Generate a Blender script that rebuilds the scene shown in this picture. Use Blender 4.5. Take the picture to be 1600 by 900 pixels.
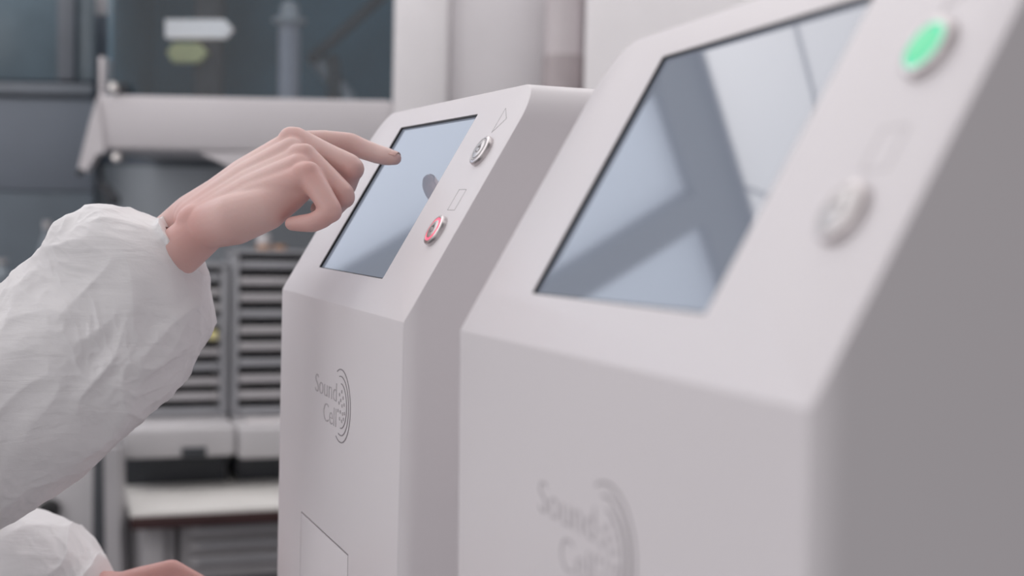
import bpy, bmesh, math, random
from mathutils import Vector, Matrix, noise
C = bpy.context.scene.collection
for o in list(bpy.data.objects): bpy.data.objects.remove(o)
random.seed(4)

# ------------------------------------------------------------------ camera, world, light, exposure
CAMZ = 1.4
FPX, PITCH, ROLL = 2077.19, 0.042989, 0.0200787
cp, sp, cr, sr = math.cos(PITCH), math.sin(PITCH), math.cos(ROLL), math.sin(ROLL)
FW = Vector((0, cp, -sp)); U0 = Vector((0, sp, cp)); R0 = Vector((1, 0, 0))
RT = R0*cr + U0*sr; UP = U0*cr - R0*sr
cam = bpy.data.cameras.new('camera'); camo = bpy.data.objects.new('camera', cam); C.objects.link(camo)
M = Matrix((RT, UP, -FW)).transposed().to_4x4(); M.translation = (0, 0, CAMZ); camo.matrix_world = M
cam.sensor_width = 36; cam.sensor_fit = 'HORIZONTAL'; cam.lens = FPX/1600*36
cam.clip_start = 0.02; cam.clip_end = 60
cam.dof.use_dof = True; cam.dof.focus_distance = 0.93; cam.dof.aperture_fstop = 4.9; cam.dof.aperture_blades = 0
bpy.context.scene.camera = camo
vs = bpy.context.scene.view_settings
vs.view_transform = 'Standard'; vs.look = 'None'; vs.gamma = 1; vs.use_curve_mapping = False
vs.exposure = 0.0
w = bpy.data.worlds.new('world'); bpy.context.scene.world = w; w.use_nodes = True
w.node_tree.nodes['Background'].inputs[0].default_value = (0.96, 0.93, 0.95, 1)
wn = w.node_tree; tcw = wn.nodes.new('ShaderNodeTexCoord'); dp = wn.nodes.new('ShaderNodeVectorMath'); dp.operation = 'DOT_PRODUCT'
dp.inputs[1].default_value = (-.88, -.44, .15); mr = wn.nodes.new('ShaderNodeMapRange')      # unseen open side: added light gradient, brighter left to lift the machine fronts
for i_, v_ in ((1, -.2), (2, .95), (3, .13), (4, .78)): mr.inputs[i_].default_value = v_
wn.links.new(tcw.outputs['Generated'], dp.inputs[0]); wn.links.new(dp.outputs['Value'], mr.inputs[0]); wn.links.new(mr.outputs[0], wn.nodes['Background'].inputs[1])
CEIL_E, CEIL_B, WIN_E, SCREEN_E = 1.0, 1.8, 0.6, 0.225
def area(name, loc, target, sx, sy, power, col=(1, 1, 1)):
    l = bpy.data.lights.new(name, 'AREA'); l.shape = 'RECTANGLE'; l.size = sx; l.size_y = sy; l.energy = power; l.color = col
    o = bpy.data.objects.new(name, l); C.objects.link(o); o.location = loc
    o.rotation_euler = (Vector(target)-Vector(loc)).to_track_quat('-Z', 'Y').to_euler()
    return o
area('left_fill_light', (-3.1, -0.8, 2.05), (-0.1, 0.95, 1.25), 1.6, 1.9, 12, (1, 0.98, 0.99))  # added unseen fill lamp, brightens the left-facing machine fronts

# ------------------------------------------------------------------ helpers
def ray(px, py): return RT*((px-800)/FPX) - UP*((py-450)/FPX) + FW
def at(px, py, d): return ray(px, py)*d + Vector((0, 0, CAMZ))          # d = distance along the view axis
def aty(px, py, Y):                                                     # on the upright plane y = Y
    r = ray(px, py); return r*(Y/r.y) + Vector((0, 0, CAMZ))

def node(nt, t, **k):
    n = nt.nodes.new(t)
    for a, b in k.items(): setattr(n, a, b)
    return n
def mat(name, col, rough=0.5, metal=0.0, bump=0, bscale=200, var=0.0, vscale=8, spec=0.5, sss=0, emit=None, es=0, ior=1.5, detail=3, bdist=0.001, col2=None):
    m = bpy.data.materials.new(name); m.use_nodes = True; nt = m.node_tree; b = nt.nodes['Principled BSDF']
    b.inputs['Base Color'].default_value = (*col, 1); b.inputs['Roughness'].default_value = rough
    b.inputs['Metallic'].default_value = metal; b.inputs['Specular IOR Level'].default_value = spec; b.inputs['IOR'].default_value = ior
    tc = node(nt, 'ShaderNodeTexCoord')
    if var or col2:
        n = node(nt, 'ShaderNodeTexNoise'); n.inputs['Scale'].default_value = vscale; n.inputs['Detail'].default_value = detail
        nt.links.new(tc.outputs['Object'], n.inputs['Vector'])
        mx = node(nt, 'ShaderNodeMix', data_type='RGBA')
        rr = node(nt, 'ShaderNodeMapRange'); rr.inputs[1].default_value = .35; rr.inputs[2].default_value = .65
        nt.links.new(n.outputs[0], rr.inputs[0]); nt.links.new(rr.outputs[0], mx.inputs[0])
        c2 = col2 or tuple(c*(1-var) for c in col)
        mx.inputs[6].default_value = (*col, 1); mx.inputs[7].default_value = (*c2, 1)
        nt.links.new(mx.outputs[2], b.inputs['Base Color'])
    if bump:
        n = node(nt, 'ShaderNodeTexNoise'); n.inputs['Scale'].default_value = bscale; n.inputs['Detail'].default_value = 5
        nt.links.new(tc.outputs['Object'], n.inputs['Vector'])
        bp = node(nt, 'ShaderNodeBump'); bp.inputs['Strength'].default_value = bump; bp.inputs['Distance'].default_value = bdist
        nt.links.new(n.outputs[0], bp.inputs['Height']); nt.links.new(bp.outputs[0], b.inputs['Normal'])
    if sss:
        b.inputs['Subsurface Weight'].default_value = sss; b.inputs['Subsurface Radius'].default_value = (1, .35, .2); b.inputs['Subsurface Scale'].default_value = .004
    if emit: b.inputs['Emission Color'].default_value = (*emit, 1); b.inputs['Emission Strength'].default_value = es
    return m
def glassmat(name, tint, rough=0.02, refl=0.12):
    m = bpy.data.materials.new(name); m.use_nodes = True; nt = m.node_tree; nt.nodes.remove(nt.nodes['Principled BSDF'])
    t = node(nt, 'ShaderNodeBsdfTransparent'); t.inputs[0].default_value = (*tint, 1)
    g = node(nt, 'ShaderNodeBsdfGlossy'); g.inputs['Roughness'].default_value = rough
    mx = node(nt, 'ShaderNodeMixShader'); mx.inputs[0].default_value = refl
    nt.links.new(t.outputs[0], mx.inputs[1]); nt.links.new(g.outputs[0], mx.inputs[2])
    nt.links.new(mx.outputs[0], nt.nodes['Material Output'].inputs[0]); return m

MT = dict(
 shell=mat('white_powder_coat', (.80, .765, .785), .38, bump=.05, bscale=900, var=.02, vscale=3, bdist=.0003),
 black=mat('black_gasket', (.015, .015, .017), .5, var=.2),
 steel=mat('brushed_steel', (.66, .62, .62), .28, 1, bump=.05, bscale=600, var=.05),
 steelcap=mat('steel_cap', (.62, .60, .60), .38, 1, bump=.05, bscale=600, var=.05),
 redring=mat('red_light_ring', (.9, .1, .15), .4, emit=(1, .10, .19), es=1.15, var=.02),
 clearring=mat('unlit_light_ring', (.55, .53, .53), .35, var=.05),
 greencap=mat('green_lit_cap', (.06, .14, .10), .5, emit=(.16, .84, .43), es=.78, var=.02),
 greenring=mat('green_light_ring', (.05, .14, .10), .5, emit=(.05, .80, .46), es=.85, var=.02),
 print=mat('grey_print', (.35, .325, .34), .6, var=.1),
 letter=mat('light_grey_lettering', (.54, .51, .53), .6, var=.1),
 printdot=mat('pale_grey_print', (.56, .53, .55), .6, var=.1),
 engr=mat('engraved_line', (.30, .28, .29), .5, var=.1),
 skin=mat('skin', (.77, .565, .53), .46, bump=.18, bscale=420, col2=(.76, .53, .49), vscale=22, sss=.25, bdist=.0008),
 nail=mat('fingernail', (.70, .44, .40), .25, var=.05),
 tyvek=mat('crinkled_white_fabric', (.87, .855, .865), .5, bump=.3, bscale=130, var=.03, vscale=30, bdist=.0012),
 wall=mat('white_wall_paint', (.93, .905, .92), .6, bump=.1, var=.03),
 wallg=mat('grey_wall_paint', (.56, .535, .55), .6, bump=.1, var=.04),
 pinkg=mat('grey_pipe_paint', (.40, .35, .36), .4, var=.15),
 floor=mat('dark_vinyl_floor', (.13, .13, .14), .4, var=.2),
 blueg=mat('blue_grey_panel', (.175, .20, .24), .5, var=.12, vscale=2),
 blued=mat('dark_blue_grey_panel', (.12, .15, .18), .5, var=.2, vscale=3),
 splash=mat('blue_grey_splashback', (.50, .55, .60), .5, var=.15, vscale=3),
 teal=mat('dark_teal_lining', (.07, .18, .25), .5, var=.35, vscale=3),
 dgrey=mat('dark_grey_metal', (.05, .055, .065), .45, var=.2),
 lgrey=mat('light_grey_metal', (.56, .545, .56), .45, var=.05),
 hood=mat('hood_white_metal', (.66, .63, .65), .45, var=.04, vscale=4),
 mgrey=mat('mid_grey_metal', (.50, .485, .50), .5, var=.08),
 sgrey=mat('steel_grey_metal', (.38, .385, .41), .45, var=.08),
 tabletop=mat('pale_laminate', (.74, .725, .70), .3, var=.1, vscale=5),
 brown=mat('dark_brown_edging', (.06, .025, .025), .5, var=.2),
 yellow=mat('yellow_plastic', (.88, .80, .38), .5, var=.1),
 orange=mat('orange_plastic', (.62, .36, .22), .5, var=.1),
 whitep=mat('white_plastic', (.78, .75, .76), .4, var=.03),
 chrome=mat('chrome', (.8, .76, .74), .2, 1, var=.02),
 lamp=mat('hood_lamp_light', (.8, .78, .78), .5, emit=(1, .84, .80), es=.42, var=.02),
 ceil=mat('ceiling_tile', (.82, .80, .80), .7, bump=.1, var=.04),
 panel=mat('luminous_ceiling_panel', (.9, .9, .9), .5, emit=(1, .97, .97), es=CEIL_E, var=.01),
 panelb=mat('bright_luminous_panel', (.9, .9, .9), .5, emit=(1, .97, .97), es=CEIL_B, var=.01),
 day=mat('daylight_window_pane', (.6, .7, .8), .3, emit=(.82, .87, 1.02), es=WIN_E, var=.02),
 mull=mat('window_mullion_paint', (.10, .115, .12), .5, var=.1),
 glass=glassmat('hood_glass', (.84, .89, .92), .04, .07),
 glass2=glassmat('partition_glass', (.72, .80, .82), .05, .06),
 hair=mat('face_mask_cloth', (.55, .62, .7), .7, var=.05),
 eye=mat('eye_dark', (.03, .02, .02), .2, var=.1),
)
nt = MT['tyvek'].node_tree; bs = nt.nodes['Principled BSDF']; b0 = bs.inputs['Normal'].links[0].from_node
tc_ = node(nt, 'ShaderNodeTexCoord'); mp = node(nt, 'ShaderNodeMapping'); mp.inputs['Rotation'].default_value = (0, math.radians(40), 0); mp.inputs['Scale'].default_value = (14, 60, 95)
nz = node(nt, 'ShaderNodeTexNoise'); nz.inputs['Scale'].default_value = 1; nz.inputs['Detail'].default_value = 4; nz.inputs['Distortion'].default_value = .6
b1 = node(nt, 'ShaderNodeBump'); b1.inputs['Strength'].default_value = .55; b1.inputs['Distance'].default_value = .0022
nt.links.new(tc_.outputs['Object'], mp.inputs[0]); nt.links.new(mp.outputs[0], nz.inputs['Vector']); nt.links.new(nz.outputs[0], b1.inputs['Height']); nt.links.new(b0.outputs[0], b1.inputs['Normal']); nt.links.new(b1.outputs[0], bs.inputs['Normal'])
def screenmat():
    m = mat('touchscreen_glass', (.02, .025, .03), .03, emit=(.77, .84, 1.04), es=SCREEN_E, ior=1.9, var=.02)
    return m
MT['screen'] = screenmat()

def link(name, me, parent=None, m=None):
    o = bpy.data.objects.new(name, me); C.objects.link(o)
    if m: me.materials.append(m)
    if parent: o.parent = parent
    return o
def fin(bm, name, m, parent=None, smooth=35):
    bmesh.ops.recalc_face_normals(bm, faces=bm.faces)
    me = bpy.data.meshes.new(name); bm.to_mesh(me); bm.free()
    if smooth is not None:
        me.polygons.foreach_set('use_smooth', [True]*len(me.polygons))
        me.set_sharp_from_angle(angle=math.radians(smooth))
    return link(name, me, parent, m)
def tag(o, label, cat, group=None):
    o['label'] = label; o['category'] = cat
    if group: o['group'] = group
    return o
def struct(o): o['kind'] = 'structure'; return o
def empty(name, loc=(0, 0, 0), rz=0):
    o = bpy.data.objects.new(name, None); C.objects.link(o); o.location = loc; o.rotation_euler = (0, 0, rz); return o
def box(bm, a, b, bev=0, seg=2):
    t = bmesh.new()
    x0, x1 = sorted((a[0], b[0])); y0, y1 = sorted((a[1], b[1])); z0, z1 = sorted((a[2], b[2]))
    bmesh.ops.create_cube(t, size=1)
    for v in t.verts: v.co = Vector(((x0+x1)/2+v.co.x*(x1-x0), (y0+y1)/2+v.co.y*(y1-y0), (z0+z1)/2+v.co.z*(z1-z0)))
    if bev: bmesh.ops.bevel(t, geom=t.edges[:], offset=bev, segments=seg, profile=.5, affect='EDGES')
    merge(bm, t); return bm
def merge(bm, t, mx=None):
    if mx: bmesh.ops.transform(t, matrix=mx, verts=t.verts)
    me = bpy.data.meshes.new('tmp'); t.to_mesh(me); t.free(); bm.from_mesh(me); bpy.data.meshes.remove(me)
def frame_to(p0, p1):
    d = (Vector(p1)-Vector(p0)); q = d.to_track_quat('Z', 'Y')
    return Matrix.Translation(p0) @ q.to_matrix().to_4x4(), d.length
def lathe(bm, prof, mx=None, n=48):
    # prof: list of (r, z), closed along the axis when r = 0
    t = bmesh.new(); rings = []
    for r, z in prof:
        if r < 1e-7: rings.append([t.verts.new((0, 0, z))])
        else: rings.append([t.verts.new((r*math.cos(2*math.pi*i/n), r*math.sin(2*math.pi*i/n), z)) for i in range(n)])
    for A, B in zip(rings, rings[1:]):
        for i in range(n):
            j = (i+1) % n
            if len(A) == 1 and len(B) == 1: continue
            if len(A) == 1: t.faces.new((A[0], B[j], B[i]))
            elif len(B) == 1: t.faces.new((A[i], A[j], B[0]))
            else: t.faces.new((A[i], A[j], B[j], B[i]))
    merge(bm, t, mx); return bm
def cyl(bm, p0, p1, r, n=24, r1=None):
    mx, L = frame_to(p0, p1); r1 = r if r1 is None else r1
    return lathe(bm, [(0, 0), (r, 0), (r1, L), (0, L)], mx, n)
def capsule(bm, p0, r0, p1, r1, n=20, k=6):
    p0, p1 = Vector(p0), Vector(p1)
    mx, L = frame_to(p0, p1)
    pr = [(0, -r0)] + [(r0*math.cos(a), -r0*math.sin(a)) for a in [math.pi/2*(1-i/k) for i in range(1, k+1)]]
    pr += [(r1*math.cos(a), L+r1*math.sin(a)) for a in [math.pi/2*i/k for i in range(0, k)]] + [(0, L+r1)]
    return lathe(bm, pr, mx, n)
def tube(bm, pts, r, n=8):
    pts = [Vector(p) for p in pts]
    for a, b in zip(pts, pts[1:]): capsule(bm, a, r, b, r, n, 3)
    return bm
def prism(bm, poly, d):                       # poly: list of Vectors, extruded by vector d
    t = bmesh.new(); vs_ = [t.verts.new(p) for p in poly]; f = t.faces.new(vs_)
    r = bmesh.ops.extrude_face_region(t, geom=[f])
    for v in [g for g in r['geom'] if isinstance(g, bmesh.types.BMVert)]: v.co += d
    bmesh.ops.recalc_face_normals(t, faces=t.faces)
    merge(bm, t); return bm
def remesh(bm, name, m, voxel, it=6, parent=None, fac=.5):
    me = bpy.data.meshes.new('tmp'); bm.to_mesh(me); bm.free()
    o = bpy.data.objects.new('tmp', me); C.objects.link(o)
    r = o.modifiers.new('r', 'REMESH'); r.mode = 'VOXEL'; r.voxel_size = voxel
    s = o.modifiers.new('s', 'SMOOTH'); s.factor = fac; s.iterations = it
    dg = bpy.context.evaluated_depsgraph_get(); dg.update()
    me2 = bpy.data.meshes.new_from_object(o.evaluated_get(dg)); me2.name = name
    bpy.data.objects.remove(o)
    me2.polygons.foreach_set('use_smooth', [True]*len(me2.polygons))
    me2.materials.clear()
    return link(name, me2, parent, m)
def boxobj(name, a, b, m, parent=None, bev=.003): return fin(box(bmesh.new(), a, b, bev), name, m, parent)
def pxbox(name, x0, x1, y0, y1, Y, D, m, parent=None, bev=.003):  # upright box whose front face spans those edges at depth Y
    a = aty(x0, y0, Y); b = aty(x1, y1, Y); c = (a+b)/2
    return boxobj(name, (a.x, Y, a.z), (b.x, Y+D, b.z), m, parent, bev)

# ------------------------------------------------------------------ the room
struct(boxobj('floor', (-4.6, -1.0, -.1), (2.8, 4.6, 0), MT['floor'], bev=0))
struct(boxobj('wall_back', (-.10, 4.0, 0), (2.8, 4.1, 3.34), MT['wallg'], bev=0))
struct(boxobj('wall_left', (-4.6, 1.3, 0), (-4.5, 4.0, 3.34), MT['wall'], bev=0))
struct(boxobj('ceiling', (-4.6, .2, 3.34), (2.8, 4.6, 3.44), MT['ceil'], bev=0))
# clerestory windows high on the back wall, left of the hood
WX0, WX1, WZ0, WZ1, CZ = -4.4, -1.55, 2.02, 3.15, 3.34
struct(boxobj('wall_back_far_left', (-4.5, 4.0, 0), (-1.8, 4.1, WZ0), MT['wall'], bev=0))
struct(boxobj('wall_back_left', (-1.8, 4.0, 0), (-.10, 4.1, WZ0), MT['blueg'], bev=0))
struct(boxobj('wall_header', (-4.5, 3.97, WZ1), (-.10, 4.1, CZ), MT['mull'], bev=0))
struct(boxobj('wall_beside_windows', (WX1, 4.0, WZ0), (-.10, 4.1, WZ1), MT['wallg'], bev=0))
mx_ = [WX0, -3.3, -2.055, WX1]
for i in range(3):
    a, b = mx_[i], mx_[i+1]
    bm = bmesh.new()
    t = .064; t2 = t if i < 2 else .01
    box(bm, (a, 3.93, WZ0), (a+t, 4.05, WZ1)); box(bm, (b-t2, 3.93, WZ0), (b, 4.05, WZ1))
    box(bm, (a+t, 3.93, WZ0), (b-t2, 4.05, WZ0+t*.5)); box(bm, (a+t, 3.93, WZ1-.02), (b-t2, 4.05, WZ1))
    f = struct(fin(bm, 'window_%d' % (i+1), MT['mull']))
    boxobj('window_pane', (a+t, 4.0, WZ0+t*.5), (b-t2, 4.012, WZ1-.02), MT['day'], f, 0)
# luminous ceiling panels
for xx in (-3.9, -2.68, -1.46, -.24, .98, 2.2):
    for yy, hd_ in ((.91, .47), (1.87, .47), (2.85, .475), (3.63, .285)):
        l = empty('ceiling_light', (xx, yy, CZ))
        bm = bmesh.new()
        for s in (-1, 1):
            box(bm, (s*.609, -hd_-.008, -.014), (s*.602, hd_+.008, 0)); box(bm, (-.602, s*(hd_+.008), -.014), (.602, s*hd_, 0))
        fin(bm, 'light_frame', MT['whitep'], l)
        boxobj('diffuser', (-.6, -hd_, -.013), (.6, hd_, -.002), MT['panelb' if yy > 2.5 else 'panel'], l, 0)
        tag(l, 'flat luminous panel set into the laboratory ceiling, out of the picture above the machines', 'ceiling light', 'ceiling light panels')

# white wall return beside the machines
x0 = aty(915, 100, 3.3).x
struct(boxobj('wall_right', (x0, 3.3, 0), (2.8, 3.45, CZ), MT['wall'], bev=.01))

# ------------------------------------------------------------------ the kiosk machines
PW, PL, TH = 0.34266773, 0.17636876, 1.04985388
SU0, SU1, SV0, SV1 = 0.07520968, 0.25316919, 0.02542367, 0.15831879
UB, VB1, VB2 = 0.30879059, 0.1246671, 0.06414243
ct, st = math.cos(TH), math.sin(TH)
TOPZ, DEP, BOT = PL*st, .36, -1.31
SLOPE = Matrix(((1, 0, 0), (0, ct, st), (0, -st, ct))).transposed()     # columns: u, v, outward normal
SLOPE = Matrix((Vector((1, 0, 0)), Vector((0, ct, st)), Vector((0, -st, ct)))).transposed().to_4x4()
def rr(u0, u1, v0, v1, r, k=6):
    out = []
    for cx, cy, a0 in ((u1-r, v1-r, 0), (u0+r, v1-r, 90), (u0+r, v0+r, 180), (u1-r, v0+r, 270)):
        for i in range(k+1):
            a = math.radians(a0+90*i/k); out.append((cx+r*math.cos(a), cy+r*math.sin(a)))
    return out
def housing_mesh():
    t = bmesh.new(); bmesh.ops.create_cube(t, size=1)
    for v in t.verts: v.co = Vector((PW/2+v.co.x*PW, DEP/2+v.co.y*DEP, (TOPZ+BOT)/2+v.co.z*(TOPZ-BOT)))
    def sel(f): return [e for e in t.edges if f(e.verts[0].co) and f(e.verts[1].co)]
    top = [e for x in (0, PW) for e in sel(lambda c: abs(c.x-x) < 1e-5 and abs(c.z-TOPZ) < 1e-5)]
    bmesh.ops.bevel(t, geom=top, offset=.027, segments=14, profile=.5, affect='EDGES')
    fr = [e for e in t.edges if all(abs(v.co.y) < 1e-5 for v in e.verts) and abs(e.verts[0].co.x-e.verts[1].co.x) < 1e-5 and (min(abs(e.verts[0].co.x), abs(e.verts[0].co.x-PW)) < 1e-5)]
    bk = [e for e in t.edges if all(abs(v.co.y-DEP) < 1e-5 for v in e.verts) and abs(e.verts[0].co.x-e.verts[1].co.x) < 1e-5 and (min(abs(e.verts[0].co.x), abs(e.verts[0].co.x-PW)) < 1e-5)]
    bmesh.ops.bevel(t, geom=fr+bk, offset=.012, segments=9, profile=.5, affect='EDGES')
    n = Vector((0, -st, ct))
    bmesh.ops.bisect_plane(t, geom=t.verts[:]+t.edges[:]+t.faces[:], plane_co=(0, 0, 0), plane_no=n, clear_outer=True)
    be = [e for e in t.edges if e.is_boundary]
    bmesh.ops.contextual_create(t, geom=be)
    bmesh.ops.recalc_face_normals(t, faces=t.faces)
    sf = [f for f in t.faces if f.normal.dot(n) > .9999]
    ed = list({e for f in sf for e in f.edges})
    bmesh.ops.bevel(t, geom=ed, offset=.0013, segments=3, profile=.5, affect='EDGES', clamp_overlap=True)
    bmesh.ops.triangulate(t, faces=[f for f in t.faces if len(f.verts) > 4])
    me = bpy.data.meshes.new('housing'); t.to_mesh(me); t.free()
    o = bpy.data.objects.new('tmp', me); C.objects.link(o)
    cut = bmesh.new()
    # screen opening
    c = bmesh.new(); prism(c, [Vector((u, v, .02)) for u, v in rr(SU0, SU1, SV0, SV1, .0015, 3)], Vector((0, 0, -.032)))
    merge(cut, c, SLOPE)
    # hatch groove on the front
    H0, H1, HZ = .087, .227, -.174
    for a, b in (((H0-.0012, HZ), (H1+.0012, HZ+.0014)), ((H1, -.62), (H1+.0014, HZ+.0014)), ((H0-.0014, -.62), (H0, HZ+.0014)), ((H0-.0014, -.6214), (H1+.0014, -.62))):
        box(cut, (a[0], -.01, a[1]), (b[0], .004, b[1]))
    cm = bpy.data.meshes.new('cut'); bmesh.ops.recalc_face_normals(cut, faces=cut.faces); cut.to_mesh(cm); cut.free()
    co = bpy.data.objects.new('cut', cm); C.objects.link(co)
    md = o.modifiers.new('b', 'BOOLEAN'); md.operation = 'DIFFERENCE'; md.object = co; md.solver = 'EXACT'; md.use_self = True
    dg = bpy.context.evaluated_depsgraph_get(); dg.update()
    me2 = bpy.data.meshes.new_from_object(o.evaluated_get(dg)); me2.name = 'housing'
    bpy.data.objects.remove(o); bpy.data.objects.remove(co)
    me2.polygons.foreach_set('use_smooth', [True]*len(me2.polygons)); me2.set_sharp_from_angle(angle=math.radians(25))
    me2.materials.clear(); me2.materials.append(MT['shell'])
    return me2
HM = housing_mesh()
def text_mesh(s, size, width, right, base, z_thin=.0002):
    cu = bpy.data.curves.new('t', 'FONT'); cu.body = s; cu.size = size; cu.extrude = z_thin; cu.offset = -size*.018
    o = bpy.data.objects.new('t', cu); C.objects.link(o)
    dg = bpy.context.evaluated_depsgraph_get(); dg.update()
    me = bpy.data.meshes.new_from_object(o.evaluated_get(dg)); bpy.data.objects.remove(o)
    xs = [v.co.x for v in me.vertices]; x0, x1 = min(xs), max(xs)
    bm = bmesh.new(); bm.from_mesh(me); k = width/(x1-x0)
    # text plane (x, y) -> machine front (x, z), facing -y
    for v in bm.verts: v.co = Vector((right-(x1-v.co.x)*k, -.00005-v.co.z, base+v.co.y))
    return bm
def arc(bm, cx, cz, r, a0, a1, w, n=40):
    t = bmesh.new(); P = []
    for i in range(n+1):
        a = math.radians(a0+(a1-a0)*i/n); ww = w*(.65+.35*math.sin(math.pi*i/n))
        P.append([t.verts.new((cx+(r+s*ww/2)*math.cos(a), -.0003, cz+(r+s*ww/2)*math.sin(a))) for s in (-1, 1)])
    for A, B in zip(P, P[1:]): t.faces.new((A[0], A[1], B[1], B[0]))
    r_ = bmesh.ops.extrude_face_region(t, geom=t.faces[:])
    for v in [g for g in r_['geom'] if isinstance(g, bmesh.types.BMVert)]: v.co.y += .0004
    bmesh.ops.recalc_face_normals(t, faces=t.faces); merge(bm, t)
def button(parent, u, v, state):
    mx = SLOPE @ Matrix.Translation((u, v, 0))
    bz = bmesh.new()
    lathe(bz, [(0, 0), (.0110, 0), (.0110, .0020), (.0105, .0031), (.0092, .0037), (.0086, .0036), (.0083, .0030), (0, .0030)], mx, 64)
    b = fin(bz, 'push_button', MT['steel'], parent)
    r = bmesh.new(); lathe(r, [(.0068, .0029), (.0082, .0029), (.0081, .0036), (.0069, .0036), (.0068, .0029)], mx, 64)
    ring = {'red': 'redring', 'off': 'clearring', 'green': 'greenring'}[state]
    fin(r, 'light_ring', MT[ring], b)
    c = bmesh.new(); lathe(c, [(0, .0029), (.0067, .0029), (.0067, .0038), (.0060, .0041), (0, .0039)], mx, 48)
    fin(c, 'button_cap', MT['greencap' if state == 'green' else 'steelcap'], b)
    if state != 'green':
        s = bmesh.new()
        for i in range(24):
            a0 = math.radians(60+300*i/24-270+60); a1 = math.radians(60+300*(i+1)/24-270+60)
            capsule(s, (.0026*math.cos(a0), .0026*math.sin(a0), .0041), .00025, (.0026*math.cos(a1), .0026*math.sin(a1), .0041), .00025, 6, 2)
        capsule(s, (0, .0012, .0041), .00025, (0, .0040, .0041), .00025, 6, 2)
        t = bmesh.new(); merge(t, s, mx)
        fin(t, 'power_symbol', MT['engr'], b)
    b['label'] = {'red': 'round steel push button with a glowing red ring', 'off': 'round unlit steel push button', 'green': 'round push button lit bright green'}[state]
def outline(parent, name, pts, w=.00016):
    bm = bmesh.new(); P = [Vector((u, v, 0)) for u, v in pts]
    t = bmesh.new(); tube(t, P+[P[0]], w, 6); merge(bm, t, SLOPE)
    fin(bm, name, MT['engr'], parent)
def kiosk(loc, yaw, t, s, label, states):
    e = bpy.data.objects.new('control_kiosk', None); C.objects.link(e)
    ca, sa, c1, s1, c2, s2 = math.cos(yaw), math.sin(yaw), math.cos(t), math.sin(t), math.cos(s), math.sin(s)
    Rz = Matrix(((ca, -sa, 0), (sa, ca, 0), (0, 0, 1))); Ry = Matrix(((c1, 0, -s1), (0, 1, 0), (s1, 0, c1))); Rx = Matrix(((1, 0, 0), (0, c2, -s2), (0, s2, c2)))
    m = (Rz @ Ry @ Rx).to_4x4(); m.translation = Vector(loc)+Vector((0, 0, CAMZ)); e.matrix_world = m
    h = link('housing', HM, e)
    # recess lining, glass
    bm = bmesh.new(); a = rr(SU0, SU1, SV0, SV1, .0015, 3); b = rr(SU0+.0008, SU1-.0008, SV0+.0008, SV1-.0008, .001, 3)
    tt = bmesh.new(); nA = len(a)
    V = [[tt.verts.new((u, v, z)) for u, v in L] for L, z in ((a, -.0003), (b, -.0003), (b, -.0100), (a, -.0100))]
    for A, B in zip(V, V[1:]+V[:1]):
        for i in range(nA): tt.faces.new((A[i], A[(i+1) % nA], B[(i+1) % nA], B[i]))
    merge(bm, tt, SLOPE); fin(bm, 'screen_gasket', MT['black'], e)
    bm = bmesh.new(); prism(bm, [Vector((u, v, -.0021)) for u, v in b], Vector((0, 0, -.005)))
    t2 = bmesh.new(); merge(t2, bm, SLOPE); fin(t2, 'touchscreen', MT['screen'], e, None)
    button(e, UB, VB1, states[0]); button(e, UB, VB2, states[1])
    outline(e, 'play_symbol', [(.3035, .1590), (.3165, .1500), (.3035, .1400)])
    outline(e, 'stop_symbol', [(.3045, .0960), (.3180, .0960), (.3180, .0805), (.3045, .0805)])
    bm = text_mesh('Sound', .0205, .0635, .1875, -.0710); t3 = text_mesh('Cell', .0205, .0365, .1875, -.0895)
    me = bpy.data.meshes.new('x'); t3.to_mesh(me); t3.free(); bm.from_mesh(me)
    fin(bm, 'logo_lettering', MT['letter'], e, None)
    bm = bmesh.new()
    arc(bm, .1995, -.072, .0262, 116, -116, .0011); arc(bm, .1995, -.072, .0212, 104, -104, .0011); arc(bm, .1995, -.072, .0160, 90, -90, .0011)
    fin(bm, 'logo_arcs', MT['print'], e, None)
    bm = bmesh.new()
    for (x, z) in [(194, 64.3), (200, 61.5), (204, 65.5), (197.5, 68), (193, 70.5), (201.5, 71.5), (207, 70), (190.5, 76.5), (197, 76.5), (203.5, 77), (208.5, 76), (195.5, 81.5), (201.5, 82.5), (206, 80.5)]:
        arc(bm, x/1000+.0018, -z/1000, .0011, 0, 360, .0005, 14)
    fin(bm, 'logo_dots', MT['printdot'], e, None)
    boxobj('front_hatch', (.0878, -.0002, -.6195), (.2262, .003, -.1748), MT['shell'], e, .0002)
    for x in (.05, PW-.05):
        for y in (.05, DEP-.05):
            bm = bmesh.new(); z0 = BOT
            lathe(bm, [(0, z0+.001), (.018, z0+.001), (.018, z0-.015), (.03, z0-.02), (.03, -(loc[2]+CAMZ)+.010), (0, -(loc[2]+CAMZ)+.010)], Matrix.Translation((x, y, 0)), 24)
            fin(bm, 'foot', MT['black'], e)
    bm = bmesh.new()
    for i in range(12): box(bm, (.08+.0, DEP-.001, -.3-.02*i), (PW-.08, DEP+.003, -.308-.02*i), .001)
    fin(bm, 'rear_vent', MT['mgrey'], e)
    tag(e, label, 'machine', None); return e
kiosk((-.19586867, 1.13173612, -.05346819), -1.18230705, -.01158814, -.00458848, 'white touchscreen machine whose screen the fingertip touches, its lower button ringed in red', ('off', 'red'))
kiosk((-.02693449, .69401127, -.05233158), -1.24068229, .01103968, .00449665, 'larger nearer white touchscreen machine at the right, its upper button glowing green', ('green', 'off'))

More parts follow.
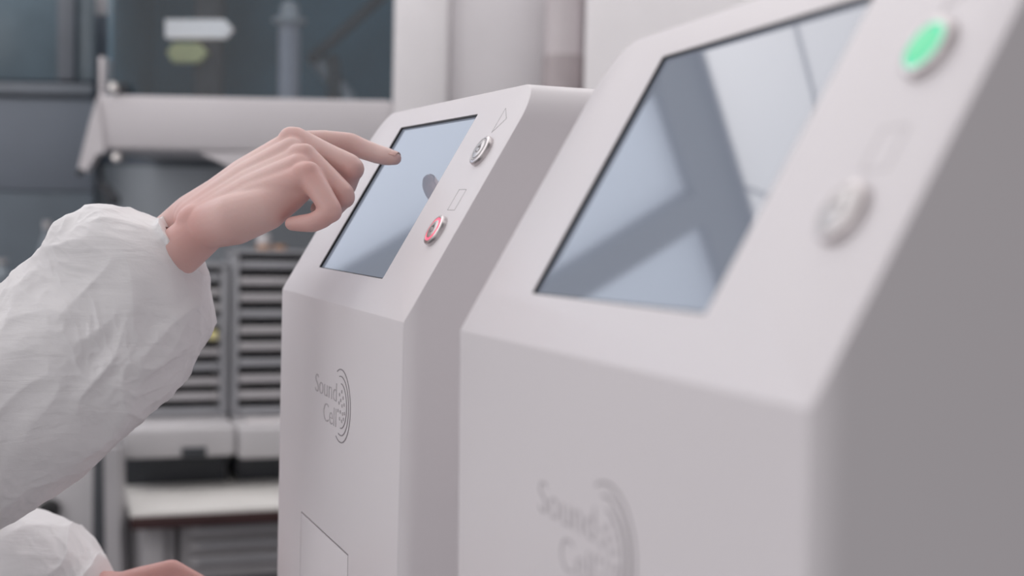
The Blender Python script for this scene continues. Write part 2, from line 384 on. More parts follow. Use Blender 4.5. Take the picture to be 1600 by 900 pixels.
# ------------------------------------------------------------------ the person: right hand on the screen, left hand low
def chain(bm, pts, n=20):
    P = [(at(x, y, d), r) for x, y, d, r in pts]
    for (a, ra), (b, rb) in zip(P, P[1:]): capsule(bm, a, ra, b, rb, n)
    return P
mm = .001
person = None
def right_hand():
    bm = bmesh.new()
    # forearm
    chain(bm, [(-90, 735, .985, 36*mm), (120, 545, .985, 29*mm), (240, 398, .995, 19*mm), (303, 338, 1.0, 17.5*mm)])
    chain(bm, [(-90, 740, .97, 34*mm), (120, 550, .965, 29*mm), (262, 408, .968, 19*mm), (316, 362, .968, 17*mm)])
    # metacarpals
    chain(bm, [(303, 338, 1.0, 17.5*mm), (385, 278, 1.003, 13.5*mm), (455, 226, 1.0, 10.5*mm)])
    chain(bm, [(306, 340, .99, 17.5*mm), (388, 276, .985, 14*mm), (464, 221, .978, 10.3*mm)])
    chain(bm, [(312, 350, .975, 17*mm), (395, 292, .966, 14*mm), (476, 246, .957, 9.8*mm)])
    chain(bm, [(318, 360, .966, 16.5*mm), (400, 312, .952, 14*mm), (483, 275, .938, 9.8*mm)])
    chain(bm, [(330, 352, .962, 17*mm), (366, 343, .948, 18.5*mm), (415, 326, .944, 16*mm), (452, 304, .946, 12.5*mm), (474, 290, .943, 10*mm)])
    chain(bm, [(330, 345, .985, 19*mm), (400, 312, .975, 19*mm), (450, 278, .972, 14*mm)])
    chain(bm, [(335, 345, 1.0, 17*mm), (400, 305, 1.008, 15*mm), (440, 270, 1.004, 11*mm)])
    # ulnar head and knuckles
    chain(bm, [(302, 347, .966, 12.5*mm), (308, 344, .966, 12.5*mm)])
    chain(bm, [(455, 218, .979, 9.8*mm), (463, 218, .978, 9.4*mm)])
    chain(bm, [(468, 245, .957, 9.6*mm), (476, 243, .956, 9*mm)])
    chain(bm, [(474, 274, .939, 9.6*mm), (482, 271, .937, 9*mm)])
    # tendons on the back of the hand
    chain(bm, [(456, 209, .975, 3.2*mm), (418, 233, .978, 2.6*mm), (395, 252, .982, 2*mm)], 10)
    chain(bm, [(468, 236, .952, 3.2*mm), (430, 259, .955, 2.6*mm), (405, 276, .960, 2*mm)], 10)
    chain(bm, [(474, 265, .934, 3.0*mm), (440, 285, .938, 2.4*mm), (410, 303, .944, 1.5*mm)], 10)
    # flesh between the metacarpals
    chain(bm, [(306, 341, .995, 17.5*mm), (386, 277, .995, 15.2*mm), (448, 231, .990, 11*mm)])
    chain(bm, [(309, 345, .983, 17.5*mm), (390, 284, .976, 15.4*mm), (456, 238, .968, 11*mm)])
    chain(bm, [(315, 355, .970, 17*mm), (398, 302, .959, 15.0*mm), (466, 264, .948, 10.8*mm)])
    # index finger, extended
    chain(bm, [(455, 226, 1.0, 10.5*mm), (505, 222, 1.003, 9.2*mm), (547, 225, 1.003, 8.6*mm), (570, 234, 1.001, 7.7*mm), (590, 241, .998, 7.3*mm), (606, 245, .994, 6.8*mm), (617, 247.5, .991, 5.3*mm)])
    # middle
    chain(bm, [(464, 221, .978, 10.3*mm), (508, 241, .972, 8.9*mm), (546, 259, .967, 9.0*mm), (551, 264, .966, 8.8*mm)])
    chain(bm, [(549, 262, .967, 8.8*mm), (541, 291, .978, 7.6*mm), (522, 302, .988, 7.4*mm), (500, 300, .994, 6.2*mm)])
    # ring
    chain(bm, [(476, 246, .957, 9.8*mm), (510, 276, .951, 8.4*mm), (535, 303, .946, 8.7*mm), (537, 308, .946, 8.4*mm)])
    chain(bm, [(536, 306, .946, 8.5*mm), (518, 328, .958, 7.4*mm), (503, 330, .972, 6.6*mm), (497, 326, .978, 6*mm)])
    # little finger
    chain(bm, [(483, 275, .938, 9.8*mm), (503, 304, .931, 8.2*mm), (517, 328, .927, 7.8*mm), (518, 331, .927, 7.6*mm)])
    chain(bm, [(517, 330, .927, 7.6*mm), (502, 342, .930, 7.2*mm), (488, 348, .931, 7.0*mm), (470, 349, .934, 6.2*mm), (456, 349.5, .936, 5.2*mm)])
    # thumb, on the far side under the palm
    chain(bm, [(340, 345, 1.0, 15*mm), (395, 310, 1.022, 13*mm), (445, 285, 1.034, 10.5*mm), (478, 272, 1.034, 9*mm), (500, 268, 1.03, 7*mm)])
    o = remesh(bm, 'r', MT['skin'], .0011, 18)
    return o
def left_hand():
    bm = bmesh.new()
    chain(bm, [(-150, 975, 1.16, 34*mm), (60, 935, 1.13, 26*mm), (180, 927, 1.10, 18*mm)])
    chain(bm, [(-150, 975, 1.18, 34*mm), (60, 940, 1.15, 26*mm), (182, 930, 1.12, 17*mm)])
    for k, (mx_, my_, d) in enumerate(((268, 893, 1.085), (266, 894, 1.106), (256, 900, 1.127), (243, 908, 1.145))):
        L = (1, 1.08, 1.0, .8)[k]
        chain(bm, [(184, 928, 1.10+.006*k, 17*mm), (228, 910, d, 14*mm), (mx_, my_, d, 10*mm)])
        chain(bm, [(mx_, my_, d, 10*mm), (mx_+52*L, my_+26*L, d, 8.4*mm), (mx_+66*L, my_+66*L, d, 7.4*mm), (mx_+62*L, my_+100*L, d, 6*mm)])
    chain(bm, [(185, 935, 1.08, 15*mm), (232, 950, 1.06, 12*mm), (275, 968, 1.055, 9.5*mm), (305, 985, 1.06, 7.5*mm)])
    return remesh(bm, 'l', MT['skin'], .0018, 5)
rh = right_hand(); lh = left_hand()
# coarse body joined to the arms (inside the clothing)
SHR, SHL = Vector((-.76, 1.10, 1.38)), Vector((-.74, 1.46, 1.38))
ELR, ELL = at(-90, 738, .978), at(-150, 975, 1.17)
bm = bmesh.new()
capsule(bm, ELR, .036, SHR, .05); capsule(bm, ELL, .036, SHL, .05); capsule(bm, SHR, .06, SHL, .06)
for (z, hw, r) in ((1.34, .10, .10), (1.2, .09, .10), (1.05, .08, .095), (.92, .09, .105)):
    capsule(bm, (-.78, 1.28-hw, z), r, (-.78, 1.28+hw, z), r)
capsule(bm, (-.78, 1.28, .92), .12, (-.78, 1.28, 1.35), .11); capsule(bm, (-.78, 1.28, 1.38), .058, (-.75, 1.28, 1.54), .055)
for s in (-1, 1):
    y = 1.28+s*.10
    capsule(bm, (-.78, y, .90), .09, (-.77, y, .50), .058); capsule(bm, (-.77, y, .50), .056, (-.78, y, .10), .04); capsule(bm, (-.79, y, .045), .04, (-.64, y, .035), .032)
# head with face
hc = Vector((-.74, 1.28, 1.62))
t = bmesh.new(); bmesh.ops.create_icosphere(t, subdivisions=4, radius=1)
for v in t.verts: v.co = Vector((v.co.x*.094, v.co.y*.074, v.co.z*.112+(-.01*max(0, v.co.x))))
merge(bm, t, Matrix.Translation(hc))
capsule(bm, hc+Vector((.035, 0, -.07)), .045, hc+Vector((.055, 0, -.085)), .03)
capsule(bm, hc+Vector((.088, 0, .01)), .008, hc+Vector((.108, 0, -.025)), .012)
for s in (-1, 1):
    capsule(bm, hc+Vector((0, s*.074, .012)), .014, hc+Vector((.004, s*.076, -.02)), .010)
    capsule(bm, hc+Vector((.076, s*.015, .035)), .008, hc+Vector((.070, s*.046, .035)), .008)
capsule(bm, hc+Vector((.086, -.022, -.055)), .007, hc+Vector((.086, .022, -.055)), .007)
body = remesh(bm, 'person', MT['skin'], .008, 3)
for o in (rh, lh):
    b2 = bmesh.new(); b2.from_mesh(body.data); b2.from_mesh(o.data); b2.to_mesh(body.data); b2.free(); bpy.data.objects.remove(o)
body.data.polygons.foreach_set('use_smooth', [True]*len(body.data.polygons))
body.name = 'person'
fl = body.data.color_attributes.new('flush', 'FLOAT_COLOR', 'POINT')
spots = [(at(*p[:3]), p[3], p[4]) for p in ((285, 372, .965, .032, 1.0), (312, 345, .955, .016, .5), (464, 214, .974, .012, .7), (478, 240, .95, .012, .55), (486, 268, .93, .014, .8), (450, 285, .935, .02, .5), (548, 225, 1.0, .012, .5),
  (620, 247, .99, .010, .45), (552, 275, .96, .014, .8), (535, 310, .94, .013, .6), (517, 335, .925, .013, .7), (480, 350, .935, .016, .9), (455, 347, .948, .012, .9), (360, 372, .94, .018, .4), (262, 895, 1.1, .07, 1.4), (300, 900, 1.1, .06, 1.2))]
buf = []
for v in body.data.vertices:
    k = 0
    if v.co.x > -.5:
        for c, r_, a_ in spots:
            d2 = (v.co-c).length_squared/(r_*r_)
            if d2 < 9: k += a_*math.exp(-d2*.8)
    k = min(1.0, k*.75); buf += [k, k, k, 1]
fl.data.foreach_set('color', buf)
nt = MT['skin'].node_tree; bs = nt.nodes['Principled BSDF']; src = bs.inputs['Base Color'].links[0].from_socket
an = node(nt, 'ShaderNodeAttribute', attribute_name='flush'); mxn = node(nt, 'ShaderNodeMix', data_type='RGBA', blend_type='MIX')
nt.links.new(an.outputs['Fac'], mxn.inputs[0]); nt.links.new(src, mxn.inputs[6]); mxn.inputs[7].default_value = (.68, .37, .335, 1); nt.links.new(mxn.outputs[2], bs.inputs['Base Color'])
tag(body, 'person in a white cleanroom coverall reaching in from the left, index finger on the screen', 'person')
for s in (-1, 1):
    bm = bmesh.new(); t = bmesh.new(); bmesh.ops.create_uvsphere(t, u_segments=16, v_segments=12, radius=.0115)
    merge(bm, t, Matrix.Translation(hc+Vector((.077, s*.031, .018)))); fin(bm, 'eye', MT['eye'], body)
def nail(c, d, nrm, L, W):
    # thin curved plate: c centre on the surface, d finger direction, nrm outward
    d = d.normalized(); nrm = (nrm-d*nrm.dot(d)).normalized(); s = d.cross(nrm)
    t = bmesh.new(); G = []
    for i in range(9):
        row = []
        for j in range(9):
            a = (i/8-.5)*2; b = (j/8-.5)*2
            w_ = W/2*(1-.25*max(0, abs(a)-.55)/.45)
            p = c+d*(a*L/2)+s*(b*w_)-nrm*((b*b)*W*.24+(a*a if a > 0 else 0)*.0006)
            row.append(t.verts.new(p))
        G.append(row)
    for i in range(8):
        for j in range(8): t.faces.new((G[i][j], G[i+1][j], G[i+1][j+1], G[i][j+1]))
    r_ = bmesh.ops.extrude_face_region(t, geom=t.faces[:])
    for v in [g for g in r_['geom'] if isinstance(g, bmesh.types.BMVert)]: v.co -= nrm*.0006
    fin(t, 'fingernail', MT['nail'], body)
p1, p2 = at(606, 245, .994), at(617, 247.5, .991)
upv = Vector((.15, -.25, 1)).normalized()
nail(p1.lerp(p2, .55)+upv*.0058, p2-p1, upv, .0105, .0095)

def lerp_rings(rings, n):
    out = []; K = len(rings)-1
    def cr_(a, b, c, d, t): return [.5*((2*b[i])+(-a[i]+c[i])*t+(2*a[i]-5*b[i]+4*c[i]-d[i])*t*t+(-a[i]+3*b[i]-3*c[i]+d[i])*t**3) for i in range(len(a))]
    for i in range(n+1):
        f = i/n*K; k = min(int(f), K-1); t = f-k
        g = lambda q: rings[max(0, min(K, q))]
        out.append((cr_(g(k-1), g(k), g(k+1), g(k+2), t), f))
    return out
def fold(p, sc, seed):
    v = noise.noise(Vector((p[0]*sc[0]+seed, p[1]*sc[1], p[2]*sc[2]+seed*.7)))
    return 1-min(1, abs(v)*2.6)                # sharp ridges
def sleeve(name, rings, n, seg, seed, amp, hem):
    t = bmesh.new(); G = []
    for (r, f) in lerp_rings(rings, n):
        x0, y0, x1, y1, d, dr = r
        A, B = at(x0, y0, d), at(x1, y1, d); c = (A+B)/2; e = (A-B)/2
        fw = Vector((0, 1, 0)); ax = e.cross(fw).normalized()
        row = []
        for j in range(seg):
            th = 2*math.pi*j/seg
            dirv = e*math.cos(th)+fw*(dr*math.sin(th)); nn = dirv.normalized()
            q = c+dirv
            s = f*.09          # length along the arm in metres, roughly
            # gathers at the elastic, long diagonal folds further up
            gather = math.exp(-max(0, f-.15)*1.5)
            # wrinkles run mostly along and slightly across the arm; ridged noise on a warped domain
            wx = q.x+.02*noise.noise(Vector((q.x*18, q.y*18, q.z*18+seed))); wz = q.z+.02*noise.noise(Vector((q.x*18+9, q.y*18, q.z*18+seed)))
            msk = max(.15, min(1.4, .6+1.6*noise.noise(Vector((q.x*11, q.y*11, q.z*11+seed*3)))))
            al = (wx*.72+wz*.69); ac = (wx*.69-wz*.72); wr = 0
            for a_, fa, fc, fy in ((1.35, 4, 9, 6), (.60, 12, 7, 12), (.34*(.5+msk), 15, 34, 25), (.20*msk, 50, 30, 45), (.10*msk, 95, 80, 90)):
                v = abs(noise.noise(Vector((al*fa+seed, ac*fc, q.y*fy+seed*fa))))
                wr += a_*(1-min(1, v*2.2))**1.5
            g1 = noise.noise(Vector((math.cos(th)*4.5, math.sin(th)*4.5, s*6+seed)))+.4*noise.noise(Vector((math.cos(th)*8, math.sin(th)*8, s*9+seed)))
            dd = amp*wr*min(1, f*.8+.10)+gather*.0032*g1
            q = q+nn*(dd-amp*1.25*min(1, f*.8))
            row.append(t.verts.new(q))
        G.append(row)
    for A, B in zip(G, G[1:]):
        for j in range(seg): t.faces.new((A[j], A[(j+1) % seg], B[(j+1) % seg], B[j]))
    o = fin(t, name, MT['tyvek'], body, None)
    o.data.polygons.foreach_set('use_smooth', [True]*len(o.data.polygons))
    s = o.modifiers.new('thickness', 'SOLIDIFY'); s.thickness = .0006; s.offset = -1
    return o
# rings: upper edge px, lower edge px, depth, half thickness in depth
sleeve('coverall_sleeve', [(264, 354, 300, 398, .983, .022), (250, 334, 314, 418, .983, .034), (238, 332, 316, 440, .984, .038), (205, 320, 329, 482, .985, .050), (155, 313, 330, 525, .985, .060), (112, 338, 305, 577, .985, .066),
   (72, 402, 262, 630, .985, .068), (0, 458, 170, 712, .985, .070), (-70, 500, 60, 785, .985, .072), (-150, 540, -60, 850, .985, .074), (-250, 520, -190, 880, .985, .076), (-300, 510, -270, 800, 1.0, .066)], 520, 340, 3.1, .0064, True)
sleeve('coverall_sleeve', [(166, 905, 168, 950, 1.11, .020), (158, 880, 163, 972, 1.11, .032), (132, 842, 140, 992, 1.115, .045), (90, 808, 105, 1010, 1.12, .056), (40, 786, 60, 1030, 1.13, .062), (-30, 780, 0, 1050, 1.145, .066),
   (-120, 790, -90, 1070, 1.16, .068), (-220, 780, -200, 1080, 1.18, .07)], 220, 220, 8.4, .005, True)
bm = bmesh.new()
for k in range(22):
    z = .78+.60*k/21; r = .135+.012*math.cos((z-.9)*9); hw = .085+.045*max(0, (z-1.05)/.33)
    capsule(bm, (-.785, 1.28-hw, z), r, (-.785, 1.28+hw, z), r)
for s in (-1, 1):
    y = 1.28+s*.10
    capsule(bm, (-.80, y, .85), .12, (-.78, y, .5), .09); capsule(bm, (-.78, y, .5), .09, (-.79, y, .13), .07)
capsule(bm, (-.785, 1.10, 1.38), .082, (-.785, 1.46, 1.38), .082)
for s in (-1, 1):
    capsule(bm, (-.79, 1.28+s*.10, .05), .055, (-.63, 1.28+s*.10, .042), .042)
capsule(bm, ELR, .06, SHR, .078); capsule(bm, ELL, .06, SHL, .078)
remesh(bm, 'coverall', MT['tyvek'], .009, 4, body)
bm = bmesh.new(); t = bmesh.new(); bmesh.ops.create_uvsphere(t, u_segments=48, v_segments=32, radius=1)
for f in [f for f in t.faces if f.calc_center_median().x > .62 and -.75 < f.calc_center_median().z < .62]: t.faces.remove(f)
for v in t.verts: v.co = Vector((v.co.x*.112-.008, v.co.y*.094, v.co.z*.132))
merge(bm, t, Matrix.Translation(hc)); capsule(bm, hc+Vector((-.01, 0, -.115)), .075, hc+Vector((-.03, 0, -.18)), .095)
hd = fin(bm, 'hood', MT['tyvek'], body, 60); sd = hd.modifiers.new('thickness', 'SOLIDIFY'); sd.thickness = .002

# ------------------------------------------------------------------ background: white hood with glass front
Y0 = 3.45
hood = empty('fume_hood', (aty(380, 400, Y0).x, Y0+.4, 0))
hl = hood.location
def hb(name, a, b, m, bev=.004, par=None):
    o = boxobj(name, Vector(a)-hl, Vector(b)-hl, m, par or hood, bev); return o
xL, xR = aty(150, 150, Y0).x, aty(613, 150, Y0).x
zT, zB = aty(380, 152, Y0).z, aty(380, 237, Y0).z
xR2 = aty(700, 100, Y0).x; xR3 = aty(852, 100, Y0).x
hb('sash_rail', (xL, Y0, zB), (xR, Y0+.10, zT), MT['hood'], .012)
hb('glass_sash', (xL+.012, Y0+.05, zT), (xR, Y0+.058, 2.35), MT['glass'], 0)
hb('left_post', (xL, Y0+.02, zT), (xL+.012, Y0+.10, zT+.10), MT['hood'], .002)
hb('right_post', (xR, Y0-.01, zB), (xR2, Y0+.53, 2.45), MT['wall'], .02)
hb('side_panel', (xR2, Y0+.05, zB), (xR3, Y0+.53, 2.45), mat('hood_side_paint', (.84, .815, .835), .5, var=.03), .01)
hb('top_housing', (xL, Y0, 2.35), (xR, Y0+.53, 2.45), MT['hood'], .01)
hb('back_lining', (xL+.012, Y0+.51, zB), (xR, Y0+.53, 2.35), MT['teal'], 0)
hb('work_surface', (xL+.012, Y0+.10, zB), (xR, Y0+.51, zB+.02), MT['lgrey'], .002)
hb('side_wall', (xL, Y0+.10, zB), (xL+.012, Y0+.53, 2.35), MT['teal'], 0)
struct(boxobj('trim_1', (xL-.3, 3.975, .95), (-.1, 3.999, zB-.02), MT['splash'], bev=0))
# slanted left end cheek and its dark hinge arm
bm = bmesh.new(); P = [aty(x, y, Y0-.01)-hl for x, y in ((152, 150), (163, 237), (150, 242), (134, 268), (122, 262), (140, 190))]
prism(bm, P, Vector((0, .04, 0))); fin(bm, 'end_cheek', MT['hood'], hood)
bm = bmesh.new(); a, b = aty(124, 270, Y0+.03)-hl, aty(152, 240, Y0+.03)-hl
capsule(bm, a, .009, b, .012); fin(bm, 'hinge_arm', MT['dgrey'], hood)
bm = bmesh.new(); a, b = aty(160, 290, Y0+.04)-hl, aty(178, 312, Y0+.04)-hl
capsule(bm, a, .013, b, .016); capsule(bm, aty(153, 240, Y0+.05)-hl, .006, a, .006); fin(bm, 'clamp_lever', MT['dgrey'], hood)
bm = bmesh.new(); P = [aty(x, y, Y0+.002)-hl for x, y in ((310, 238), (613, 238), (613, 345), (450, 300), (362, 262))]
prism(bm, P, Vector((0, .03, 0))); fin(bm, 'gusset_plate', MT['hood'], hood)
for x, y in ((178, 136), (183, 246)):
    c = aty(x, y, Y0-.01)-hl; bm = bmesh.new()
    mxk, L = frame_to(c+Vector((0, .06, 0)), c)
    lathe(bm, [(0, 0), (.006, 0), (.006, L-.01), (.012, L-.008), (.014, L), (.011, L+.008), (0, L+.011)], mxk, 24); fin(bm, 'chrome_knob', MT['chrome'], hood)
    if y < 200: bm = bmesh.new(); cyl(bm, c+Vector((.006, .05, -.004)), c+Vector((.006, .035, -.004)), .02); fin(bm, 'knob_washer', MT['dgrey'], hood)
tag(hood, 'white framed fume hood with dark glass front and thick white rail at the back', 'fume hood')
# things seen through its glass
Yi = Y0+.22
def inside(name, label, cat, fn, m, Y=Yi):
    bm = bmesh.new(); fn(bm); o = fin(bm, name, m); return tag(o, label, cat) and o
zS = zB+.02
post = empty('lab_stand', (aty(325, 100, Yi+.1).x, Yi+.1, zS)); pl = post.location
a = aty(302, 160, Yi+.1).x; b = aty(345, 160, Yi+.1).x
boxobj('stand_column', (a-pl.x, 0, .02), (b-pl.x, .05, .70), mat('dark_taupe_metal', (.075, .065, .07), .5, var=.2), post, .004)
boxobj('stand_base', (-.13, -.10, 0), (.13, .12, .02), MT['dgrey'], post, .004)
q = [aty(x, y, Yi+.06)-pl for x, y in ((258, 30), (350, 30), (362, 44), (350, 58), (258, 58))]
bm = bmesh.new(); prism(bm, q, Vector((0, .035, 0))); fin(bm, 'lamp_head', MT['lamp'], post)
q = [aty(x, y, Yi+.06)-pl for x, y in ((270, 67), (310, 67), (324, 82), (310, 97), (270, 97), (260, 82))]
bm = bmesh.new(); prism(bm, q, Vector((0, .035, 0))); fin(bm, 'yellow_clamp', MT['yellow'], post)
tag(post, 'dark upright stand behind the hood glass carrying a white bar and yellow clamp', 'lab stand')
col = empty('glass_column', (aty(449, 150, Yi).x, Yi+.02, zS)); c0 = col.location
bm = bmesh.new(); top = aty(449, 35, Yi).z-zS
lathe(bm, [(0, 0), (.06, 0), (.06, .012), (.030, .02), (.030, top), (0, top)], None, 32); fin(bm, 'column_tube', mat('lilac_grey_plastic', (.44, .41, .45), .3, var=.1), col)
bm = bmesh.new(); lathe(bm, [(0, top), (.045, top), (.047, top+.012), (.028, top+.018), (.024, top+.05), (.015, top+.06), (0, top+.06)], None, 32); fin(bm, 'column_cap', MT['mgrey'], col)
tag(col, 'pale lilac grey round column with a flanged cap behind the hood glass', 'lab column')
arm = empty('articulated_arm', (aty(560, 100, Yi).x, Yi+.1, zS)); al = arm.location
boxobj('arm_base', (-.08, -.06, 0), (.08, .06, .03), MT['dgrey'], arm)
bm = bmesh.new(); A = aty(612, -20, Yi+.1)-al; B = aty(490, 90, Yi+.1)-al; D_ = aty(540, 150, Yi+.1)-al
capsule(bm, A, .016, B, .016); fin(bm, 'upper_arm', MT['dgrey'], arm)
bm = bmesh.new(); capsule(bm, B+Vector((0, .03, 0)), .022, D_+Vector((0, .03, 0)), .022); capsule(bm, D_+Vector((0, .03, 0)), .022, Vector((0, .03, .02)), .022); fin(bm, 'lower_arm', MT['sgrey'], arm)
bm = bmesh.new(); capsule(bm, aty(520, 95, Yi+.12)-al, .02, aty(525, 160, Yi+.12)-al, .024); fin(bm, 'actuator', MT['dgrey'], arm)
tag(arm, 'dark angled equipment arm behind the right side of the hood glass', 'equipment arm')
# pipe between the hood and the white wall
pipe = empty('wall_pipe', (aty(884, 100, 3.25).x, 3.40, 0)); r = (aty(915, 100, 3.3).x-aty(852, 100, 3.3).x)/2
bm = bmesh.new(); cyl(bm, (0, 0, 0), (0, 0, 3.33), r, 40); fin(bm, 'pipe_run', mat('grey_pink_pipe', (.62, .57, .585), .5, var=.06), pipe)
zz = aty(884, 105, 3.3).z
bm = bmesh.new(); lathe(bm, [(r, zz-.25), (r+.004, zz-.25), (r+.004, zz+.03), (r, zz+.04)], None, 40); fin(bm, 'pipe_sleeve', MT['pinkg'], pipe)
tag(pipe, 'grey pink vertical pipe between the hood side and the bright white wall', 'pipe')

# left partition in front of the back wall
part_ = empty('glazed_partition', (aty(40, 300, 3.85).x, 3.85, 0)); q0 = part_.location
def pb(name, x0, x1, y0, y1, m, yo=0, D=.04):
    a = aty(x0, y0, 3.85); b = aty(x1, y1, 3.85)
    return boxobj(name, (a.x-q0.x, yo, a.z), (b.x-q0.x, yo+D, b.z), m, part_, .003)
a = aty(-150, 300, 3.85); 
boxobj('lower_panel', (a.x-q0.x, 0, .01), (aty(146, 300, 3.85).x-q0.x, .04, aty(50, 300, 3.85).z), MT['blued'], part_)
pb('middle_panel', -150, 146, 150, 300, MT['blueg'])
pb('glass_pane', -150, 92, -60, 126, mat('teal_partition_glass', (.13, .185, .225), .25, var=.35, vscale=3), .01, .01)
pb('partition_sill', -150, 146, 126, 150, mat('partition_sill_paint', (.19, .21, .24), .5, var=.1), -.01)
pb('partition_post', 92, 118, -60, 126, mat('partition_post_paint', (.15, .165, .19), .5, var=.1), -.01)
pb('narrow_pane', 118, 146, -60, 126, mat('pale_partition_glass', (.165, .205, .235), .3, var=.2), .01, .01)
tag(part_, 'blue grey glazed partition with teal panes left of the fume hood', 'partition')

# ------------------------------------------------------------------ background bench, turned about 20 degrees
RB = math.radians(19); BX = Vector((math.cos(RB), math.sin(RB), 0)); BD = Vector((-math.sin(RB), math.cos(RB), 0))
C0 = at(205, 803, 3.0); TZ = C0.z; C0 = Vector((C0.x, C0.y, 0))
def bl(px, py, w):                      # pixel -> bench coordinates (u, w, z) on the plane w
    r = ray(px, py); O = Vector((0, 0, CAMZ)); k = ((C0-O).dot(BD)+w)/r.dot(BD); P = O+r*k-C0
    return Vector((P.dot(BX), w, P.z))
def bpos(u, w_, z=0): return C0+BX*u+BD*w_+Vector((0, 0, z))
bench = empty('lab_bench', bpos(0, 0), RB)
boxobj('bench_top', (0, 0, TZ-.028), (.92, .62, TZ), MT['tabletop'], bench, .002)
boxobj('front_edging', (-.002, -.006, TZ-.036), (.92, -.0005, TZ-.008), MT['brown'], bench, .001)
for (u, wv) in ((.03, .03), (.86, .03), (.03, .55), (.86, .55)):
    boxobj('leg', (u, wv, 0), (u+.045, wv+.045, TZ-.03), MT['mgrey'], bench, .003)
boxobj('crossbar', (.0751, .56, .12), (.86, .59, .16), MT['mgrey'], bench, .003)
tag(bench, 'pale topped laboratory bench with dark brown front edge behind the arm', 'bench')
# under-bench cabinets
u0 = bl(232, 850, .05).x; u1 = bl(276, 850, .05).x; u2 = bl(282, 850, .05).x
cab = empty('under_bench_cabinet', bpos(u0, .06), RB)
W_ = u1-u0
boxobj('cabinet_body', (0, .012, .05), (W_, .48, TZ-.045), MT['mgrey'], cab); boxobj('cabinet_door', (.003, -.004, .06), (W_-.003, .011, TZ-.05), MT['mgrey'], cab)
boxobj('plinth', (.01, .03, 0), (W_-.01, .46, .05), MT['dgrey'], cab)
tag(cab, 'narrow grey cabinet under the bench beside the bench leg', 'cabinet')
cab = empty('drawer_unit', bpos(u2, .06), RB); W_ = .55
boxobj('cabinet_body', (0, .012, .02), (W_, .48, TZ-.045), MT['mgrey'], cab)
zt = bl(350, 812, .06).z; zs = [bl(350, y, .06).z for y in (812, 838, 862, 886)]
for i in range(3):
    d = boxobj('drawer_front', (.02, -.012, zs[i+1]+.006), (W_-.02, .011, zs[i]-.006), MT['mgrey'], cab, .006)
    boxobj('drawer_pull', (.04, -.022, zs[i]-.018), (W_-.04, -.0125, zs[i]-.010), MT['sgrey'], d, .002)
boxobj('lower_drawer_front', (.02, -.004, .05), (W_-.02, .011, zs[3]-.025), MT['dgrey'], cab, .004)
tag(cab, 'grey drawer unit under the bench with wide horizontal drawers', 'drawer unit')
# racks of trays on the bench
def rack(xl, xr, ytop, ybot, label, ndk, lab_px=None):
    wv = .40
    a = bl(xl, (ytop+ybot)/2, wv); b = bl(xr, (ytop+ybot)/2, wv); xm = (xl+xr)/2
    zt_, zb_ = bl(xm, ytop, wv).z, bl(xm, ybot, wv).z
    e = empty('tray_rack', bpos(a.x, wv, TZ), RB); W = b.x-a.x; e0 = TZ
    H = zt_-e0; B = zb_-e0
    for s in (0, 1): boxobj('side_panel', (s*(W-.018), 0, B), (s*(W-.018)+.018, .20, H), MT['sgrey'], e, .003)
    boxobj('top_panel', (0, -.004, H+.0005), (W, .20, H+.012), MT['sgrey'], e, .003)
    boxobj('back_panel', (.0185, .185, B), (W-.0185, .199, H-.0005), MT['dgrey'], e, .001)
    N = 10; st_ = (H-B)/N
    for i in range(N):
        z = B+st_*i
        bm = bmesh.new(); box(bm, (.020, -.002, z+.004), (W-.020, .012, z+st_*.60), .004); box(bm, (.022, .0125, z+.004), (W-.022, .18, z+.010))
        fin(bm, 'tray', MT['mgrey'] if i % 3 else MT['sgrey'], e)
    # deck below, on a dark base
    dt, db = B-.001, bl(xm, 716, wv-.17).z-e0
    bm = bmesh.new(); box(bm, (-.002, -.17, db), (W+.002, .20, dt), .012, 3)
    fin(bm, 'deck', MT['lgrey'], e)
    boxobj('plinth', (.01, -.06, 0), (W-.01, .18, db-.0005), MT['dgrey'], e, .002)  # dark box put in for the shaded gap under the deck
    if lab_px:
        p = bl(lab_px[0], lab_px[1], wv-.17); boxobj('deck_plate', (p.x-a.x-.03, -.174, p.z-e0-.011), (p.x-a.x+.03, -.1705, p.z-e0+.011), MT['dgrey'], e, .001)
    tag(e, label, 'tray rack'); return e, H, a.x, wv
rack(190, 356, 418, 652, 'grey rack of shallow trays on the bench, the one half hidden by the sleeve', 0, (303, 706))
rk, RH, RU, RW = rack(362, 520, 398, 650, 'grey rack of shallow trays on the bench, the one partly behind the white machine', 0)
p = bl(333, 524, .385); bm = bmesh.new(); box(bm, (-.011, 0, -.011), (.011, .012, .012), .003)
o = fin(bm, 'yellow_tag', MT['yellow']); o.location = bpos(p.x, .384, p.z); o.rotation_euler.z = RB; tag(o, 'small yellow tag on the front of the left tray rack', 'tag')
# bottle and cap on the rack
p = bl(412, 400, RW+.06); bt = empty('sample_bottle', bpos(p.x, RW+.06, TZ+RH+.012), RB)
bm = bmesh.new(); lathe(bm, [(0, .014), (.018, .014), (.0185, .018), (.0185, .036), (.013, .043), (0, .043)], None, 24); fin(bm, 'bottle_body', MT['whitep'], bt)
bm = bmesh.new(); lathe(bm, [(0, 0), (.019, 0), (.0195, .002), (.0195, .013), (0, .013)], None, 24); fin(bm, 'orange_base', MT['orange'], bt)
tag(bt, 'small white bottle with an orange base on top of the right tray rack', 'bottle')
p = bl(437, 400, RW+.06); o = empty('orange_cap', bpos(p.x, RW+.06, TZ+RH+.012), RB)
bm = bmesh.new(); lathe(bm, [(0, 0), (.018, 0), (.018, .008), (.014, .013), (0, .013)], None, 24); c_ = fin(bm, 'cap_shell', MT['orange'], o); tag(o, 'low orange cap lying beside the small white bottle on the rack', 'cap')
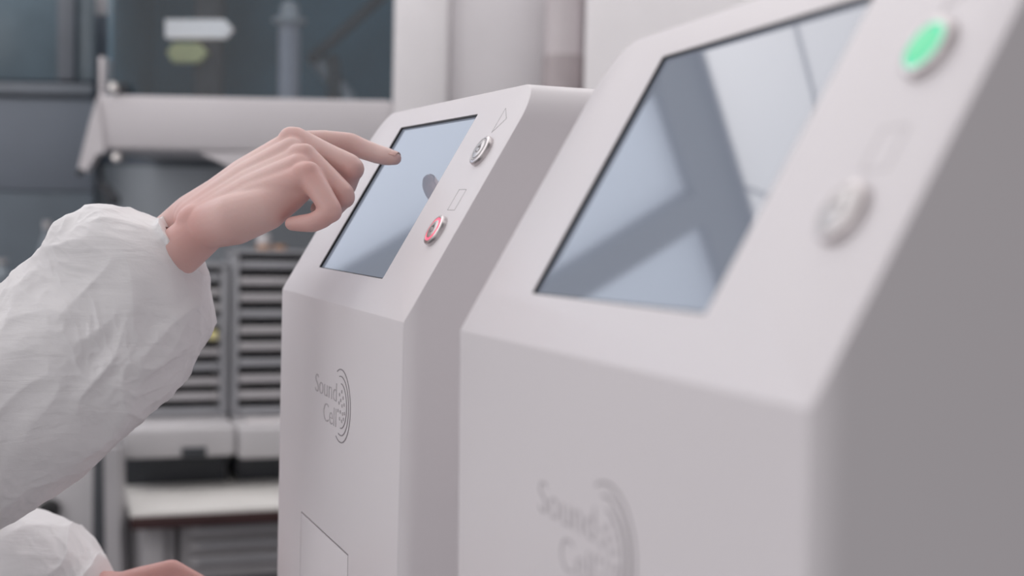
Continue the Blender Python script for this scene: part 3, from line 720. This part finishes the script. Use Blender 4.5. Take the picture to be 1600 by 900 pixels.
p = bl(416, 655, .27); o = boxobj('white_tray', (-.045, 0, 0), (.14, .07, .008), MT['whitep'], None, .003)
o.location = bpos(p.x, .27, TZ+bl(441, 650, .4).z-TZ-.0005); o.rotation_euler.z = RB; tag(o, 'flat white plate lying on the deck of the right tray rack', 'plate')

# left: grey cabinet, dark post
gx0, gx1 = aty(40, 800, 3.35).x, aty(150, 800, 3.35).x; gz = aty(95, 700, 3.35).z
g = empty('floor_cabinet', ((gx0+gx1)/2, 3.45, 0)); hw = (gx1-gx0)/2
boxobj('cabinet_body', (-hw, -.10, .03), (hw, .35, gz), MT['lgrey'], g, .006); boxobj('plinth', (-hw+.01, -.08, 0), (hw-.01, .33, .03), MT['dgrey'], g)
c = aty(78, 795, 3.34); bm = bmesh.new(); mxk, L = frame_to(Vector((c.x-g.location.x, -.1005, c.z)), Vector((c.x-g.location.x, -.14, c.z)))
lathe(bm, [(0, 0), (.024, 0), (.026, .006), (.024, L-.004), (.018, L), (0, L)], mxk, 32); fin(bm, 'round_knob', MT['black'], g)
tag(g, 'light grey floor cabinet with a round black knob at the lower left', 'cabinet')
u = empty('support_frame', (aty(178, 800, 3.2).x, 3.12, 0)); ul = u.location
bm = bmesh.new(); a = aty(166, 690, 3.25); b = aty(172, 900, 3.25)
box(bm, (aty(150, 800, 3.15).x-ul.x, 0, 0), (aty(170, 800, 3.15).x-ul.x, .05, aty(160, 680, 3.25).z), .004); fin(bm, 'dark_upright', MT['dgrey'], u)
P = [aty(x, y, 3.0)-ul for x, y in ((162, 700), (184, 700), (199, 960), (172, 960))]
P[2].z = P[3].z = 0.0
bm = bmesh.new(); prism(bm, P, Vector((0, .05, 0))); fin(bm, 'slanted_leg', MT['mgrey'], u)
tag(u, 'dark upright with a slanted grey leg between the cabinet and the bench', 'frame')
# pale vessels in front of the partition, on a wall shelf behind the sleeve
sh = empty('wall_shelf', (aty(40, 470, 3.7).x, 3.7, aty(40, 470, 3.7).z)); boxobj('shelf_board', (-.28, -.12, -.02), (.22, .15, 0), MT['sgrey'], sh)
for s in (-.2, .15): boxobj('shelf_bracket', (s, -.05, -.1), (s+.02, .1495, -.0205), MT['dgrey'], sh)
tag(sh, 'grey shelf on the partition hidden behind the white sleeve', 'shelf')
pv = mat('pale_blue_plastic', (.24, .275, .31), .4, var=.1)
for (x, yt, rad, lb) in ((74, 345, .026, 'pale plastic bottle showing just above the sleeve in front of the partition'), (2, 405, .034, 'wide pale plastic bottle at the left edge of the picture')):
    c = aty(x, 470, 3.7); h = aty(x, yt, 3.7).z-sh.location.z
    b_ = empty('plastic_bottle', (c.x, 3.7, sh.location.z))
    bm = bmesh.new(); lathe(bm, [(0, 0), (rad, 0), (rad, h*.62), (rad*.5, h*.82), (rad*.42, h*.84), (rad*.42, h*.9), (0, h*.9)], None, 32); fin(bm, 'bottle_body', pv, b_)
    bm = bmesh.new(); lathe(bm, [(0, h*.9), (rad*.5, h*.9), (rad*.5, h), (0, h)], None, 24); fin(bm, 'bottle_cap', MT['mgrey'], b_)
    tag(b_, lb, 'bottle')
